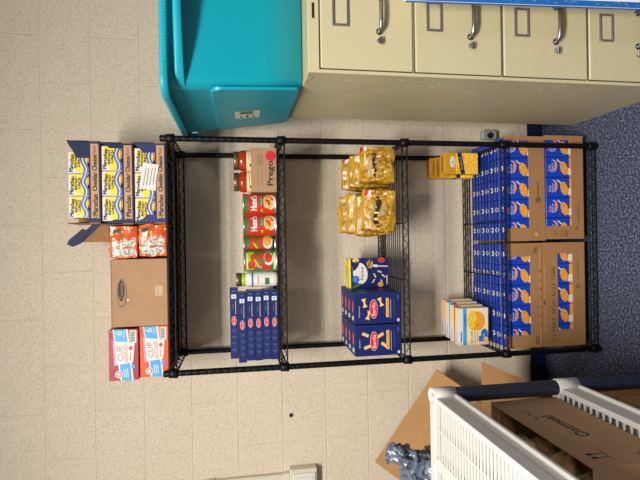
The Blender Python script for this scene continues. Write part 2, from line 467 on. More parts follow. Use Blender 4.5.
for k in range(3):
    z = ZT+k*.1065+.0015; x = .2075+(-.001, -.003, .001)[k]; y = -.495+TD/2
    tr = thing('soup_tray', ['film-wrapped navy tray of yellow soup cartons on the top shelf, bottom of three',
                             'open navy tray of yellow soup cartons, middle one of three on top shelf',
                             'topmost navy tray of yellow soup cartons, with a stepped right flap'][k], 'tray', (x, y, z), 0, 'soup trays on the top shelf')
    bb = soup_tray('tray', TW, TD, TH, .036, (.035, .020, .058)[k], (.03, .016, .004)[k], film=(k == 0))
    if k == 0:
        F = Face(bb, (0, -TD/2-.001, 0)); P = [(-.04, .030), (.045, .012), (.062, .072), (-.028, .086)]
    bb.build('tray', tr)
    if k == 0:
        s = B(); d = Vector((0, -.0012, 0)); y0 = -TD/2-.0012
        Q = [(-.028, y0, .034), (.062, y0, .022), (.070, y0, .074), (-.018, y0, .087)]
        s.prism(Q, d, 'white'); F = Face(s, (0, y0-.0014, 0))
        for i in range(5):
            zz = .075-.0105*i; F.line([(-.010+.001*i+q*.006, zz-.0018*q*.6+random.uniform(-.002, .002)) for q in range(11 if i < 4 else 7)], .0022, 'grey', 1)
        o = s.build('sticker', tr); o['label'] = 'white paper sticker with faint handwriting'
    for j in range(3):
        cx = ((-.094, -.008, .078), (-.086, 0, .086), (-.084, -.009, .066))[k][j]
        lab = f"yellow soup carton, {['left', 'middle', 'right'][j]} of three in the {words[k]} navy tray"
        loc = (x+cx, y-TD/2+.0035+.0485, z+.0035)
        sx = (1.17, 1.17, 1.02)[k]
        if car is None:
            car = thing('soup_carton', lab, 'carton', loc, 0, 'yellow soup cartons in the trays'); carton_builder().build('carton', car); car.scale = (sx, 1, 1)
        else: dup(car, loc, lab).scale = (sx, 1, 1)
# rear stack of trays behind the orange packs, only the top one shows
b = B(); b.box(0, .115, -.085, 0, 0, .222, 'card2', .002)
F = Face(b, (.06, -.085, 0)); F.line([(-.06, .11), (.055, .11)], .002, 'carddark')
tag(place(b.build('brown_carton'), (.030, -.180, ZT+.001)), 'plain brown carton hidden behind the orange noodle packs', 'carton')
t = thing('soup_tray', 'brown and navy open tray jutting out behind the topmost soup tray', 'tray', (.006, -.352, ZT+.2235), math.radians(-12))
b = B(); w, d, h, e = .125, .15, .118, .003
b.box(0, w, 0, d, 0, e, 'card2')
for (x0, x1, y0, y1, hh) in ((0, e, e, d, .112), (w-e, w, e, d, .03), (e, w-e, d-e, d, .05)): b.box(x0, x1, y0, y1, e, hh, 'card2')
b.prism([(0, 0, e), (w, 0, e), (w, 0, .03), (.070, 0, .052), (0, 0, .125)], (0, e, 0), 'card2')
F = Face(b, (0, 0, 0)); F.poly([(.0005, .092), (.0005, .1245), (.0695, .0515), (.0695, .018)], 'navy', 1)
F.line([(.004, .045), (.06, .020)], .0025, 'carddark', 1); F.bar((.012, .066), (.040, .048), .008, 'carddark', 1)
F = Face(b, (0, 0, 0), (0,-1,0), (0,0,1), (-1,0,0)); F.rect(-.148, .080, -.004, .111, 'navy', 1)
b.build('tray', t)
b = B(); b.prism([(-.004, -.0035, .098), (-.016, -.0035, .126), (-.006, -.0035, .146), (.010, -.0035, .138), (.050, -.0035, .090), (.044, -.0035, .066)], (0, .003, 0), 'navy'); b.build('flap', t)

# --- orange noodle packs
def noodle_pack(seed):
    def pick(q):
        if q.y < -.9 and -.86 < q.x < .12+.12*math.sin(q.z*9+seed) and -.84 < q.z < .80:
            k = noise.noise(Vector((q.x*11, q.z*9, seed*4)))
            if abs(q.x+.36) < .05: return None
            return 'white' if k > -.02 else ('greyfilm' if k > -.3 else 'grey')
        if q.y < -.9 and .55 < q.x < .8 and .25 < q.z < .75: return 'ink' if noise.noise(Vector((q.x*18, q.z*14, seed))) > -.1 else 'green'
        if q.y < -.9 and noise.noise(Vector((q.x*5, q.z*5, seed*9+2))) > .42: return 'cream'
        return None
    b = B(); b.soft(.112, .19, .094, 'orangefilm', e=.16, n=40, amp=.0045, fr=34, seed=seed, pick=pick); return b
for k in range(2):
    o = noodle_pack(k+1).build('noodle_pack')
    tag(place(o, (.0085-.004*k, -.40, ZT+.001+.0955*k), .0), ['lower glossy orange noodle pack standing on the top shelf', 'upper glossy orange noodle pack, stacked on its twin'][k], 'noodle pack', 'orange noodle packs on the top shelf')

# --- plain brown box
b = B(); w, d, h = .231, .27, .186
b.box(-w/2, w/2, -d/2, d/2, 0, h, 'card', .002)
F = Face(b, (0, -d/2, 0)); cx, cz = .000-.0, .150
F.ell(.0, cz, .048, .0155, 'ink', 1); F.ell(.0, cz, .0455, .0137, 'card', 2)
F.ell(.008, cz+.0015, .036, .0105, 'ink', 3); F.text('Creative', .008, cz+.001, 'card', w=.054, h=.010, l=4)
F.rect(-.012, .016, .022, .041, 'tape', 1); F.line([(-.01, .03), (.02, .034)], .0015, 'card', 2)
F.rect(-.026, .128, -.021, .133, 'white', 1)
F.line([(-w/2+.003, h-.003), (w/2-.003, h-.003)], .002, 'carddark')
F2 = Face(b, (0, 0, h), (1,0,0), (0,1,0), (0,0,1)); F2.line([(-w/2, 0), (w/2, 0)], .004, 'carddark')
tag(place(b.build('cardboard_box'), (-.170, -.495+d/2, ZT+.001)), 'plain brown cardboard box with black oval mark on the top shelf', 'box')

# --- cup noodle boxes
def cup_box(bg):
    b = B(); w, d, h = .1735, .25, .096
    b.box(-w/2, w/2, -d/2, d/2, 0, h, bg, .0015)
    F = Face(b, (0, -d/2, 0))
    F.poly([(.0865, .083), (.0865, .034), (-.0865, .017), (-.0865, .059)], 'white', 1)
    F.poly([(.0865, .080), (.0865, .040), (-.0865, .022), (-.0865, .054)], 'sky', 2)
    F.poly([(-.026, .018), (.040, .012), (.048, .080), (-.034, .077)], 'white', 3)
    F.poly([(-.036, .073), (.050, .078), (.050, .083), (-.036, .079)], 'pink', 4)
    F.text('CUP', .006, .060, 'red', w=.052, h=.017, l=4, rot=.09)
    F.text('NOODLES', .006, .041, 'red', w=.060, h=.013, l=4, rot=.09)
    F.ell(.022, .025, .007, .006, 'red', 4); F.line([(-.02, .027), (.008, .025)], .002, 'red', 4)
    F.ell(-.066, .064, .0125, .0125, 'white', 3); F.ell(-.066, .064, .0095, .0095, 'red', 4); F.ell(-.066, .064, .0065, .0065, 'white', 5)
    F.text('6', .074, .064, 'white', w=.014, h=.022, l=4); F.text('PACK', .072, .046, 'white', w=.021, h=.008, l=4)
    for i in range(3): F.line([(-.076, .046-.006*i), (-.046, .046-.006*i+.002)], .0025, 'white', 4)
    F.rect(.040, .006, .083, .028, 'white', 3)
    for i in range(14): F.rect(.044+.0026*i, .011, .044+.0026*i+(.0016 if i % 3 else .0009), .026, 'ink', 4)
    F.ell(-.040, .018, .008, .006, 'sky', 4)
    F.text('6 PACK', .066, .089, 'ink', w=.02, h=.004, l=4)
    return b
o = cup_box('cuporange').build('cup_noodle_box'); tag(place(o, (-.3735, -.370, ZT+.001)), 'bright orange box of cup noodles at left end of top shelf', 'box', 'cup noodle boxes')
o = cup_box('crimson').build('cup_noodle_box'); tag(place(o, (-.3785, -.378, ZT+.098)), 'crimson red box of cup noodles resting on the orange one', 'box', 'cup noodle boxes')

# ------------------------------------------------------------------ second shelf
Z2 = SZ[1]
# sauce tray and jars
t = thing('sauce_tray', 'low brown cardboard tray of red sauce jars on second shelf', 'tray', (.2555, -.395, Z2))
b = B(); w, d, h = .158, .19, .091; e = .003
b.box(-w/2, w/2, -d/2, d/2, 0, e, 'card'); b.box(-w/2, w/2, -d/2, -d/2+e, e, h, 'card'); b.box(-w/2, w/2, d/2-e, d/2, e, h, 'card')
for s in (-1, 1): b.box(s*(w/2)-(e if s > 0 else 0), s*(w/2)+(0 if s > 0 else e), -d/2+e, d/2-e, e, h, 'card')
F = Face(b, (0, -d/2, 0))
F.text('Prego', -.012, .020, 'ink', w=.088, h=.027, bold=.0007)
F.ell(.050, .020, .0185, .0185, 'red', 2)
for i in range(12): F.rect(.018+.0035*i, .046, .018+.0035*i+.0015, .066, 'carddark', 1)
F.line([(-.07, .05), (.0, .05)], .0012, 'carddark'); F.line([(-.075, .066), (.072, .066)], .0012, 'carddark')
F.rect(-.074, .003, -.071, .007, 'ink', 1)
b.build('tray', t)
def sauce_jar():
    t = thing('sauce_jar', 'red pasta sauce jar with bronze lid at right of the cardboard tray', 'jar', (0,0,0), 0, 'sauce jars in the tray')
    b = B(); b.lathe([(.032, 0), (.0375, .004), (.0385, .02), (.0385, .112), (.0375, .121), (.034, .128), (.031, .1315)], 'sauce', 24); b.build('jar_body', t)
    b = B(); b.lathe([(.0388, .018), (.0388, .103)], 'cream', 24, cap=False)
    def fn(s, tt, l): a = s/.0388; r = .0388+l*.0003; return Vector((r*math.sin(a), -r*math.cos(a), tt))
    F = Face(b, fn=fn, step=.005); F.line([(-.02, .094), (.02, .094)], .002, 'green'); F.ell(-.022, .088, .006, .004, 'ink', 1)
    b.build('label', t)
    b = B(); b.lathe([(.0320, .1315), (.0338, .132), (.0342, .134), (.0342, .146), (.0325, .149), (.028, .149)], 'lid', 28); b.build('lid', t)
    return t
j = sauce_jar(); j.location = (.2935, -.4465, Z2+.0032)
dup(j, (.2160, -.4465, Z2+.0032), 'red pasta sauce jar with bronze lid at left of the cardboard tray')
# cans
def can(kind, label):
    t = thing('sauce_can', label, 'can', (0,0,0), 0, 'sauce cans on the second shelf')
    R, h = .0385, .121
    b = B(); b.lathe([(.035, 0), (R+.0008, .001), (R+.0008, .004), (R-.0005, .006), (R-.0005, h-.006), (R+.0008, h-.004), (R+.0008, h-.001), (.036, h), (.0355, h-.003), (.001, h-.003)], 'steel', 28); b.build('can_body', t)
    b = B(); b.lathe([(R, .007), (R, h-.007)], 'tomato' if kind == 0 else 'green', 32, cap=False)
    def fn(s, tt, l): a = s/R; r = R+l*.0003; return Vector((r*math.sin(a), -r*math.cos(a), tt))
    F = Face(b, fn=fn, step=.004)
    if kind == 0:
        F.rect(-.028, .103, .036, .114, 'green', 1); F.rect(-.002, .048, .036, .062, 'green', 1); F.rect(-.036, .02, -.004, .05, 'tomato', 1)
        F.rect(-.022, .064, .036, .102, 'red', 1); F.ell(.006, .083, .032, .017, 'copper', 2); F.text("Hunt's", .008, .083, 'white', w=.056, h=.023, l=4, bold=.0012)
        F.text('PASTA SAUCE', .016, .055, 'white', w=.030, h=.006, l=3)
        F.ell(.012, .026, .031, .022, 'white', 2); F.ell(.012, .029, .027, .017, 'mac', 3)
        for q in range(9): F.ell(.012+random.uniform(-.02, .02), .029+random.uniform(-.012, .012), .006, .004, random.choice(['tomato', 'copper', 'dough']), 4, random.uniform(0, 3))
        F.ell(-.023, .092, .010, .009, 'tomato', 2); F.ell(-.024, .034, .012, .011, 'tomato', 3); F.ell(-.022, .054, .006, .004, 'lime', 3)
    else:
        F.rect(-.036, .085, .04, .114, 'green' if kind == 1 else 'lime', 1)
        for (a, c, r) in ((-.014, .094, .016), (.014, .085, .015), (-.012, .062, .018), (.018, .056, .013), (-.026, .038, .014)): F.ell(a, c, r, r*.9, 'tomato', 2); F.ell(a, c, r*.2, r*.2, 'green', 3)
        F.ell(.010, .033, .026, .018, 'white', 2); F.ell(.014, .034, .02, .014, 'mac' if kind == 1 else 'tomato', 3)
        F.ell(-.004, .077, .014, .004, 'lime', 4, .6); F.ell(.022, .020, .010, .003, 'lime', 4, .9)
        F.rect(-.034, .008, .034, .015, 'ink' if kind == 1 else 'cream', 3)
        if kind == 2:
            F.text("Hunt's", -.020, .070, 'white', w=.026, h=.012, l=4, rot=1.2); F.line([(-.03, .108), (.03, .108)], .003, 'cream', 3)
            F.rect(-.005, .046, .006, .066, 'green', 4)
    b.build('label', t)
    return t
c1 = can(0, 'red and green sauce can beside the cardboard tray of jars'); c1.location = (.1345, -.4455, Z2); c1.rotation_euler = (0, 0, -.10)
dup(c1, (.0572, -.4455, Z2), 'second red and green sauce can from the jar tray, lettering showing', -.02)
c3 = can(1, 'sauce can turned to show large tomatoes, third from the jar tray'); c3.location = (-.0128, -.4045, Z2)
c4 = can(2, 'sauce can with pale green top band beside the white-sauce jar'); c4.location = (-.0715, -.4555, Z2)
# white sauce jar
t = thing('cream_sauce_jar', 'white sauce jar with lime green neck band beside the spaghetti boxes', 'jar', (-.1390, -.445, Z2))
b = B(); b.lathe([(.022, 0), (.0265, .003), (.0275, .012), (.0275, .098), (.0255, .110), (.022, .118)], 'alfredo', 24); b.build('jar_body', t)
b = B(); b.lathe([(.0278, .012), (.0278, .100)], 'white', 24, cap=False)
def fnj(s, tt, l): a = s/.0278; r = .0278+l*.0003; return Vector((r*math.sin(a), -r*math.cos(a), tt))
F = Face(b, fn=fnj, step=.004); F.rect(-.03, .088, .03, .094, 'wave'); F.rect(-.02, .030, .006, .046, 'green'); F.line([(-.015, .07), (.012, .07)], .003, 'grey'); F.line([(-.015, .06), (.015, .06)], .003, 'cream')
b.build('label', t)
b = B(); b.lathe([(.0235, .116), (.0245, .118), (.0245, .127), (.023, .129)], 'lime', 24); b.build('neck_band', t)
b = B(); b.lathe([(.0235, .129), (.0250, .130), (.0250, .147), (.0235, .149)], 'lid', 24); b.build('lid', t)

# spaghetti boxes
def spaghetti_box():
    b = B(); w, d, h = .250, .075, .0283
    b.box(-w/2, w/2, -d/2, d/2, 0, h, 'barilla', .001)
    F = Face(b, (0, -d/2, 0))
    F.rect(w/2-.036, .006, w/2-.021, .023, 'white'); F.rect(w/2-.033, .012, w/2-.024, .018, 'sky', 2)
    F.rect(w/2-.012, .009, w/2-.008, .02, 'wave'); 
    F.line([(w/2-.042, .0085), (w/2-.092, .0085)], .0012, 'cream'); F.line([(w/2-.055, .017), (w/2-.075, .017)], .001, 'grey')
    F.ell(w/2-.115, .0142, .0165, .0085, 'white', 1); F.ell(w/2-.115, .0142, .0152, .0075, 'red', 2); F.text('Barilla', w/2-.115, .0142, 'white', w=.022, h=.006, l=3)
    for i in range(4):
        x = w/2-.146-i*.023; F.line([(x, .007), (x-.006, .014), (x, .021)], .0012, 'grey'); F.line([(x-.008, .006), (x-.014, .019)], .001, 'wave')
    return b
spb = spaghetti_box().build('spaghetti_box')
ordn = ['bottom one of six', 'second from bottom of six', 'third from bottom of six', 'fourth from bottom of six', 'fifth from bottom of six', 'top one of six']
for k in range(6):
    o = spb if k == 0 else spb.copy()
    if k: COL.objects.link(o)
    dx = (0, .0015, -.001, .0, -.006, .010)[k]
    tag(place(o, (-.3035+dx, -.440, Z2+.0288*k), (.0, .01, -.008, .005, -.01, .012)[k]), f'flat navy spaghetti box in the stack on second shelf, {ordn[k]}', 'pasta box', 'stacked spaghetti boxes')

# ------------------------------------------------------------------ third shelf
Z3 = SZ[2]
# egg noodle bags
def noodle_bag(seed):
    o1 = .06*math.sin(seed*2.3)+(0 if seed in (1, 5) else .22)
    def pick(q):
        if q.y < -.70:
            if q.z < -.52: return 'cream' if noise.noise(Vector((q.x*6, q.z*5, seed))) > .38 else 'goldfilm'
            if -.82 < q.x < .66 and .14+o1 < q.z < .36+o1:
                k = noise.noise(Vector((q.x*9, q.z*3, seed*5)))
                return 'ink' if k > -.14 else ('goldfilm' if k > -.3 else 'cream')
            if -.7 < q.x < .5 and .42+o1 < q.z < .60+o1: return 'greyfilm' if noise.noise(Vector((q.x*5, q.z*5, seed*3))) > -.05 else None
            if -.7 < q.x < .3 and -.12+o1 < q.z < .02+o1 and noise.noise(Vector((q.x*4, q.z*4, seed*2))) > 0: return 'greyfilm'
            if seed in (1, 5, 4) and q.x > .70 and q.z > .74: return 'white' if q.z < .88 else 'red'
            if noise.noise(Vector((q.x*3.2, q.z*6, seed*8+1))) > .50: return 'cream'
        if abs(q.z) > .94 and q.y < .2: return 'goldfilm'
        return None
    b = B(); b.soft(.160, .066, .134, 'noodle', e=.24, n=30, amp=.010, fr=21, seed=seed, pick=pick, pinch=.40)
    return b
rows = ['front', 'second', 'third', 'rear']
for c in range(2):
    for r in range(4):
        o = noodle_bag(c*4+r+1).build('noodle_bag')
        x = (.272, .103)[c]+(.003, -.003, .002, -.002)[r]; y = (-.466, -.391, -.316, -.241)[r]
        o.scale = ((.84, 1.0)[c], .93, ((1.0, 1.06, 1.08, 1.18), (.97, 1.04, 1.15, 1.25))[c][r])
        place(o, (x, y, Z3+.0065), (.06, -.05, .04, -.03)[r]*(1, -1)[c], math.radians((-3, -5, -4, -3)[r]), math.radians((4, -3, 2, 3)[r]*.6))
        tag(o, f"yellow egg noodle bag, {['right-hand', 'left-hand'][c]} column of third shelf, {rows[r]} of its row", 'noodle bag', 'egg noodle bags on the third shelf')

# penne box
t = thing('penne_box', 'navy penne box with white oval and yellow top on third shelf', 'pasta box', (-.1360, -.322, Z3), .02)
b = B(); w, d, h = .120, .055, .168
b.box(-w/2, w/2, -d/2, d/2, 0, h, 'barilla', .001)
F = Face(b, (0, -d/2, 0))
F.ell(.000, .118, .043, .030, 'white', 1, .15); F.ell(.030, .140, .012, .026, 'barilla', 2, .9)
F.text('Penne', .000, .111, 'ink', w=.052, h=.013, l=3)
F.ell(-.024, .137, .015, .015, 'bluegreen', 3); F.ell(-.024, .139, .010, .004, 'sky', 4)
for q in range(16):
    a = random.uniform(0, 6.28); rr = random.uniform(0, .014); F.bar((.034+rr*math.cos(a)-.008, .082+rr*math.sin(a)), (.034+rr*math.cos(a)+.008, .082+rr*math.sin(a)+random.uniform(-.008, .008)), .005, random.choice(['orange', 'gold', 'dough']), 3)
F.bar((.030, .066), (.028, .046), .010, 'white', 3); F.bar((.028, .05), (.026, .004), .004, 'white', 3)
for (a, c, r0) in ((-.010, .058, .5), (.005, .038, 1.2), (-.032, .064, -.6), (-.035, .03, .4), (-.012, .022, .9), (.045, .135, 1.3), (.018, .150, .3)):
    F.bar((a-.009*math.cos(r0), c-.009*math.sin(r0)), (a+.009*math.cos(r0), c+.009*math.sin(r0)), .0055, 'dough', 2)
F.ell(.052, .030, .011, .015, 'tomato', 2); F.ell(-.050, .135, .006, .022, 'green', 2, .4); F.ell(-.046, .035, .010, .012, 'gold', 2)
F.ell(.052, .136, .009, .014, 'dough', 2); F.rect(-.048, .006, -.010, .010, 'white', 2)
F2 = Face(b, (0, 0, h), (1,0,0), (0,1,0), (0,0,1)); F2.rect(-w/2+.001, -d/2+.001, w/2-.001, d/2-.001, 'yellow'); F2.line([(-.02, 0), (.03, 0)], .004, 'ink', 2)
F.rect(-w/2+.001, h-.011, w/2-.001, h-.001, 'yellow', 2)
b.build('carton', t)

# barilla style boxes
def pasta_box(kind):
    b = B(); w, d, h = .1155, .0565, .177
    b.box(-w/2, w/2, -d/2, d/2, 0, h, 'barilla', .001)
    F = Face(b, (0, -d/2, 0)); zc = .105
    F.ell(-.003, zc, .036, .0155, 'white', 2); F.ell(-.003, zc, .0345, .0142, 'red', 3); F.text('Barilla', -.003, zc, 'white', w=.050, h=.013, l=4)
    if kind == 0:
        for (a, c, r) in ((.020, .140, .2), (-.026, .125, -.3), (.022, .078, .35)):
            co, si = math.cos(r), math.sin(r)
            def rt(x, z): return (a+x*co-z*si, c+x*si+z*co)
            F.poly([rt(-.016, -.009), rt(-.003, -.003), rt(-.003, .003), rt(-.016, .009)], 'dough', 2)
            F.poly([rt(.016, -.009), rt(.003, -.003), rt(.003, .003), rt(.016, .009)], 'dough', 2); F.ell(a, c, .005, .004, 'gold', 3)
    else:
        for (a, c, r) in ((.022, .138, 1.15), (-.024, .131, 1.9), (.018, .080, 2.1), (-.018, .066, .95)):
            F.bar((a-.013*math.cos(r), c-.013*math.sin(r)), (a+.013*math.cos(r), c+.013*math.sin(r)), .011, 'dough', 2)
            F.bar((a-.010*math.cos(r), c-.010*math.sin(r)), (a+.010*math.cos(r), c+.010*math.sin(r)), .004, 'gold', 3)
    F.text('ZITI' if kind else 'FARFALLE', -.012, .160, 'white', w=.03 if kind else .042, h=.004, l=3)
    F.rect(-.035, .046, .036, .057, 'cream', 1); F.rect(-.034, .047, .035, .056, 'mac', 2)
    F.line([(-.04, .039), (.032, .039)], .0012, 'cream', 2)
    F.line([(-.03, .026), (.03, .026)], .0015, 'wave', 2)
    F.rect(-.052, .006, -.042, .014, 'white', 2); F.rect(.03, .008, .046, .012, 'wave', 2)
    F2 = Face(b, (-w/2, 0, 0), (0,-1,0), (0,0,1), (-1,0,0)); F2.rect(-.012, .14, .012, .16, 'white'); F2.ell(0, .09, .012, .02, 'red', 2)
    F3 = Face(b, (0, 0, h), (1,0,0), (0,1,0), (0,0,1)); F3.rect(-.046, -.012, -.030, .012, 'white'); F3.ell(.004, 0, .024, .011, 'red', 1); F3.text('Barilla', .004, 0, 'white', w=.034, h=.009)
    return b
for c in range(2):
    p = pasta_box(c).build('pasta_box')
    for r in range(4):
        o = p if r == 0 else p.copy()
        if r: COL.objects.link(o)
        x = (-.2560, -.3760)[c]+.002*r; y = -.462+.0605*r
        nm = ['bow-tie pasta', 'tube pasta'][c]
        lab = [f'navy {nm} box with red oval, front of its row on third shelf', f'navy {nm} box right behind the front one', f'navy {nm} box third from the front of its row', f'navy {nm} box at the back of its row'][r]
        tag(place(o, (x, y, Z3), random.uniform(-.01, .01)), lab, 'pasta box', 'pasta boxes in two rows')

# ------------------------------------------------------------------ fourth shelf
Z4 = SZ[3]
def yellow_box():
    b = B(); w, d, h = .088, .044, .148
    b.box(-w/2, w/2, -d/2, d/2, 0, h, 'velv', .001)
    F = Face(b, (0, -d/2, 0))
    F.rect(-w/2+.001, .001, w/2-.001, .062, 'shred', 1)
    F.poly([(-w/2+.002, .098), (w/2-.002, .062), (w/2-.002, .125), (-w/2+.002, .125)], 'shred', 1)
    F.rect(-w/2+.001, .100, w/2-.001, h-.001, 'velvdark', 2)
    F.poly([(-w/2+.0005, .058), (w/2-.0005, .074), (w/2-.0005, .092), (-w/2+.0005, .076)], 'navy', 3)
    F.text('SHELLS', 0, .075, 'dough', w=.055, h=.006, l=4, rot=.18)
    F.ell(.006, .113, .024, .0115, 'white', 3); F.text('2', .006, .113, 'grey', w=.01, h=.012, l=4); F.line([(-.012, .110), (.022, .110)], .002, 'grey', 4)
    F2 = Face(b, (-w/2, 0, 0), (0,-1,0), (0,0,1), (-1,0,0)); F2.rect(-.021, .002, .021, .062, 'shred'); F2.rect(-.021, .064, .021, .084, 'navy'); F2.rect(-.015, .1, .015, .13, 'velvdark')
    F3 = Face(b, (0, 0, h), (1,0,0), (0,1,0), (0,0,1)); F3.rect(-.04, -.018, .04, .018, 'velvdark'); F3.line([(-.03, 0), (.03, 0)], .006, 'navy', 2)
    return b
yb = yellow_box().build('cheese_dinner_box')
for r in range(5):
    o = yb if r == 0 else yb.copy()
    if r: COL.objects.link(o)
    x = (.3115, .3010, .3080, .3120, .3060)[r]; y = -.322+.046*r
    if r == 4: y = -.322+.046*4
    o.scale = (1, 1, (1, .99, 1, 1.05, 1.10)[r])
    tag(place(o, (x-.001, y, Z4), (0, .01, -.01, .0, .01)[r]), ['yellow shredded cheese dinner box with navy slanted band, front of its row', 'yellow cheese dinner box peeking out left behind the front one', 'yellow cheese dinner box, middle of the row on fourth shelf', 'yellow cheese dinner box, fourth back in its row', 'yellow cheese dinner box at the very back of its row'][r], 'box', 'yellow boxes on the fourth shelf')
def cheese_box(c1, c2, c3):
    b = B(); w, d, h = .150, .036, .127
    b.box(-w/2, w/2, -d/2, d/2, 0, h, 'cream', .001)
    F = Face(b, (0, -d/2, 0))
    F.rect(-w/2+.0005, h-.018, w/2-.0005, h-.0005, c1, 1); F.rect(-w/2+.0005, h-.034, w/2-.0005, h-.018, c2, 1)
    F.line([(-.06, h-.010), (-.02, h-.010)], .005, c3, 2); F.line([(0, h-.026), (.05, h-.026)], .005, c3, 2)
    P = [(.000, .001), (.0745, .001), (.0745, .030), (.05, .012)]
    F.poly(P, 'white', 2)
    F.ell(.022, .052, .040, .038, 'mac', 2); F.ell(.030, .070, .036, .020, 'shred', 3)
    F.rect(-.062, .001, -.038, .042, 'bluegreen', 3); F.ell(-.030, .018, .020, .015, 'bluegreen', 3); F.text('Cheese', -.044, .022, 'white', w=.028, h=.008, l=4)
    F.text('DELUXE', -.042, .072, 'ink', w=.048, h=.008, l=3); F.text('MACARONI', -.044, .058, 'ink', w=.042, h=.006, l=3); F.line([(-.06, .047), (-.02, .047)], .003, 'grey', 3)
    F.ell(-.055, .010, .013, .008, 'gold', 4)
    F3 = Face(b, (0, 0, h), (1,0,0), (0,1,0), (0,0,1)); F3.rect(-.07, -.014, .0, .014, 'white'); F3.rect(.0, -.016, .074, .016, 'cream'); F3.line([(-.06, 0), (-.02, 0)], .004, c2, 2)
    F2 = Face(b, (-w/2, 0, 0), (0,-1,0), (0,0,1), (-1,0,0)); F2.rect(-.016, h-.03, .016, h-.004, c2); F2.rect(-.016, .005, .016, .05, 'cream')
    return b
for r, cs in enumerate((('white', 'sky', 'bluegreen'), ('copper', 'pink', 'white'), ('sky', 'bluegreen', 'white'), ('pink', 'sky', 'white'))):
    o = cheese_box(*cs).build('macaroni_box')
    tag(place(o, (-.3585+.006*r, -.390+.046*r, Z4), (-.02, 0, .012, .0)[r]), ['cream macaroni and cheese box with blue band, front of its row', 'macaroni box with red and pink top band just behind the front one', 'macaroni box with blue top bands, third from the front', 'macaroni box with pink top band at the back of its row'][r], 'box', 'macaroni boxes on the fourth shelf')

# ------------------------------------------------------------------ bottom shelf: cases of blue boxes
Z5 = SZ[4]
def mac_box(h):
    b = B(); w, d = .0795, .0368
    b.box(-w/2, w/2, -d/2, d/2, 0, h, 'kraft', .0012)
    F = Face(b, (0, -d/2, 0))
    t = h-.030
    F.ell(.006, t-.004, .024, .017, 'orange', 1); F.ell(.004, t+.003, .023, .016, 'kraft', 2)
    F.text('Kraft', -.004, t+.012, 'white', w=.024, h=.009, l=3); F.text('Macaroni', -.002, t+.002, 'white', w=.036, h=.0085, l=3); F.text('& Cheese', -.002, t-.0075, 'white', w=.032, h=.0075, l=3)
    F.rect(-.017, t+.018, .003, t+.022, 'red', 3)
    zb = h-.084
    F.bar((.014, zb+.014), (.030, zb+.034), .005, 'white', 2); F.ell(-.004, zb+.003, .0285, .0175, 'ink', 2, .3); F.ell(-.004, zb+.004, .0275, .0165, 'mac', 3, .3)
    F.rect(-w/2+.001, h-.118, w/2-.001, h-.104, 'orange', 1); F.rect(-.030, h-.117, -.004, h-.096, 'white', 2)
    F.rect(-w/2+.001, .003, w/2-.001, h-.120, 'kraft', 1)
    F3 = Face(b, (0, 0, h), (1,0,0), (0,1,0), (0,0,1)); F3.ell(.002, .001, .0105, .0125, 'white'); F3.ell(.002, .002, .0045, .007, 'wave', 2)
    F3.line([(-.0385, -.0165), (.0385, -.0165)], .001, 'wave'); F3.line([(-.0385, .0165), (.0385, .0165)], .001, 'navy')
    return b.build('mac_and_cheese_box')
def case_builder(w, d, h, lip, cl, cr, topband, side_dates=None, logo=None):
    b = B(); e = .004
    b.box(-w/2, w/2, -d/2, d/2, 0, e, 'card2'); b.box(-w/2, w/2, d/2-e, d/2, e, h*.82, 'card2')
    for s in (-1, 1):
        x0, x1 = (w/2-e, w/2) if s > 0 else (-w/2, -w/2+e)
        b.prism([(x0, -d/2, e), (x0, d/2-e, e), (x0, d/2-e, h*.82), (x0, -d/2+.03, h*.86), (x0, -d/2+.012, h), (x0, -d/2, h)], (x1-x0, 0, 0), 'card2')
    y0, y1 = -d/2, -d/2+e
    b.box(-w/2+e, w/2-e, y0, y1, e, lip, 'card2')
    b.box(-w/2+e, -w/2+cl, y0, y1, lip, h, 'card2'); b.box(w/2-cr, w/2-e, y0, y1, lip, h, 'card2')
    if topband: b.box(-w/2+cl, w/2-cr, y0, y1, h-topband, h, 'card2')
    return b
MH = .1655
CW, CD = .413, .280
cases = [ # name, cx, z, h, lip, cl, cr, topband
    ('lower right', .196, Z5+.001, .168, .052, .052, .018, 0),
    ('upper right', .190, Z5+.1715, .168, .068, .050, .018, 0),
    ('lower left', -.2305, Z5+.001, .1895, .052, .066, .044, .070),
    ('upper left', -.2305, Z5+.1925, .150, .046, .050, .052, 0),
]
yc = -.489+CD/2
proto = {}
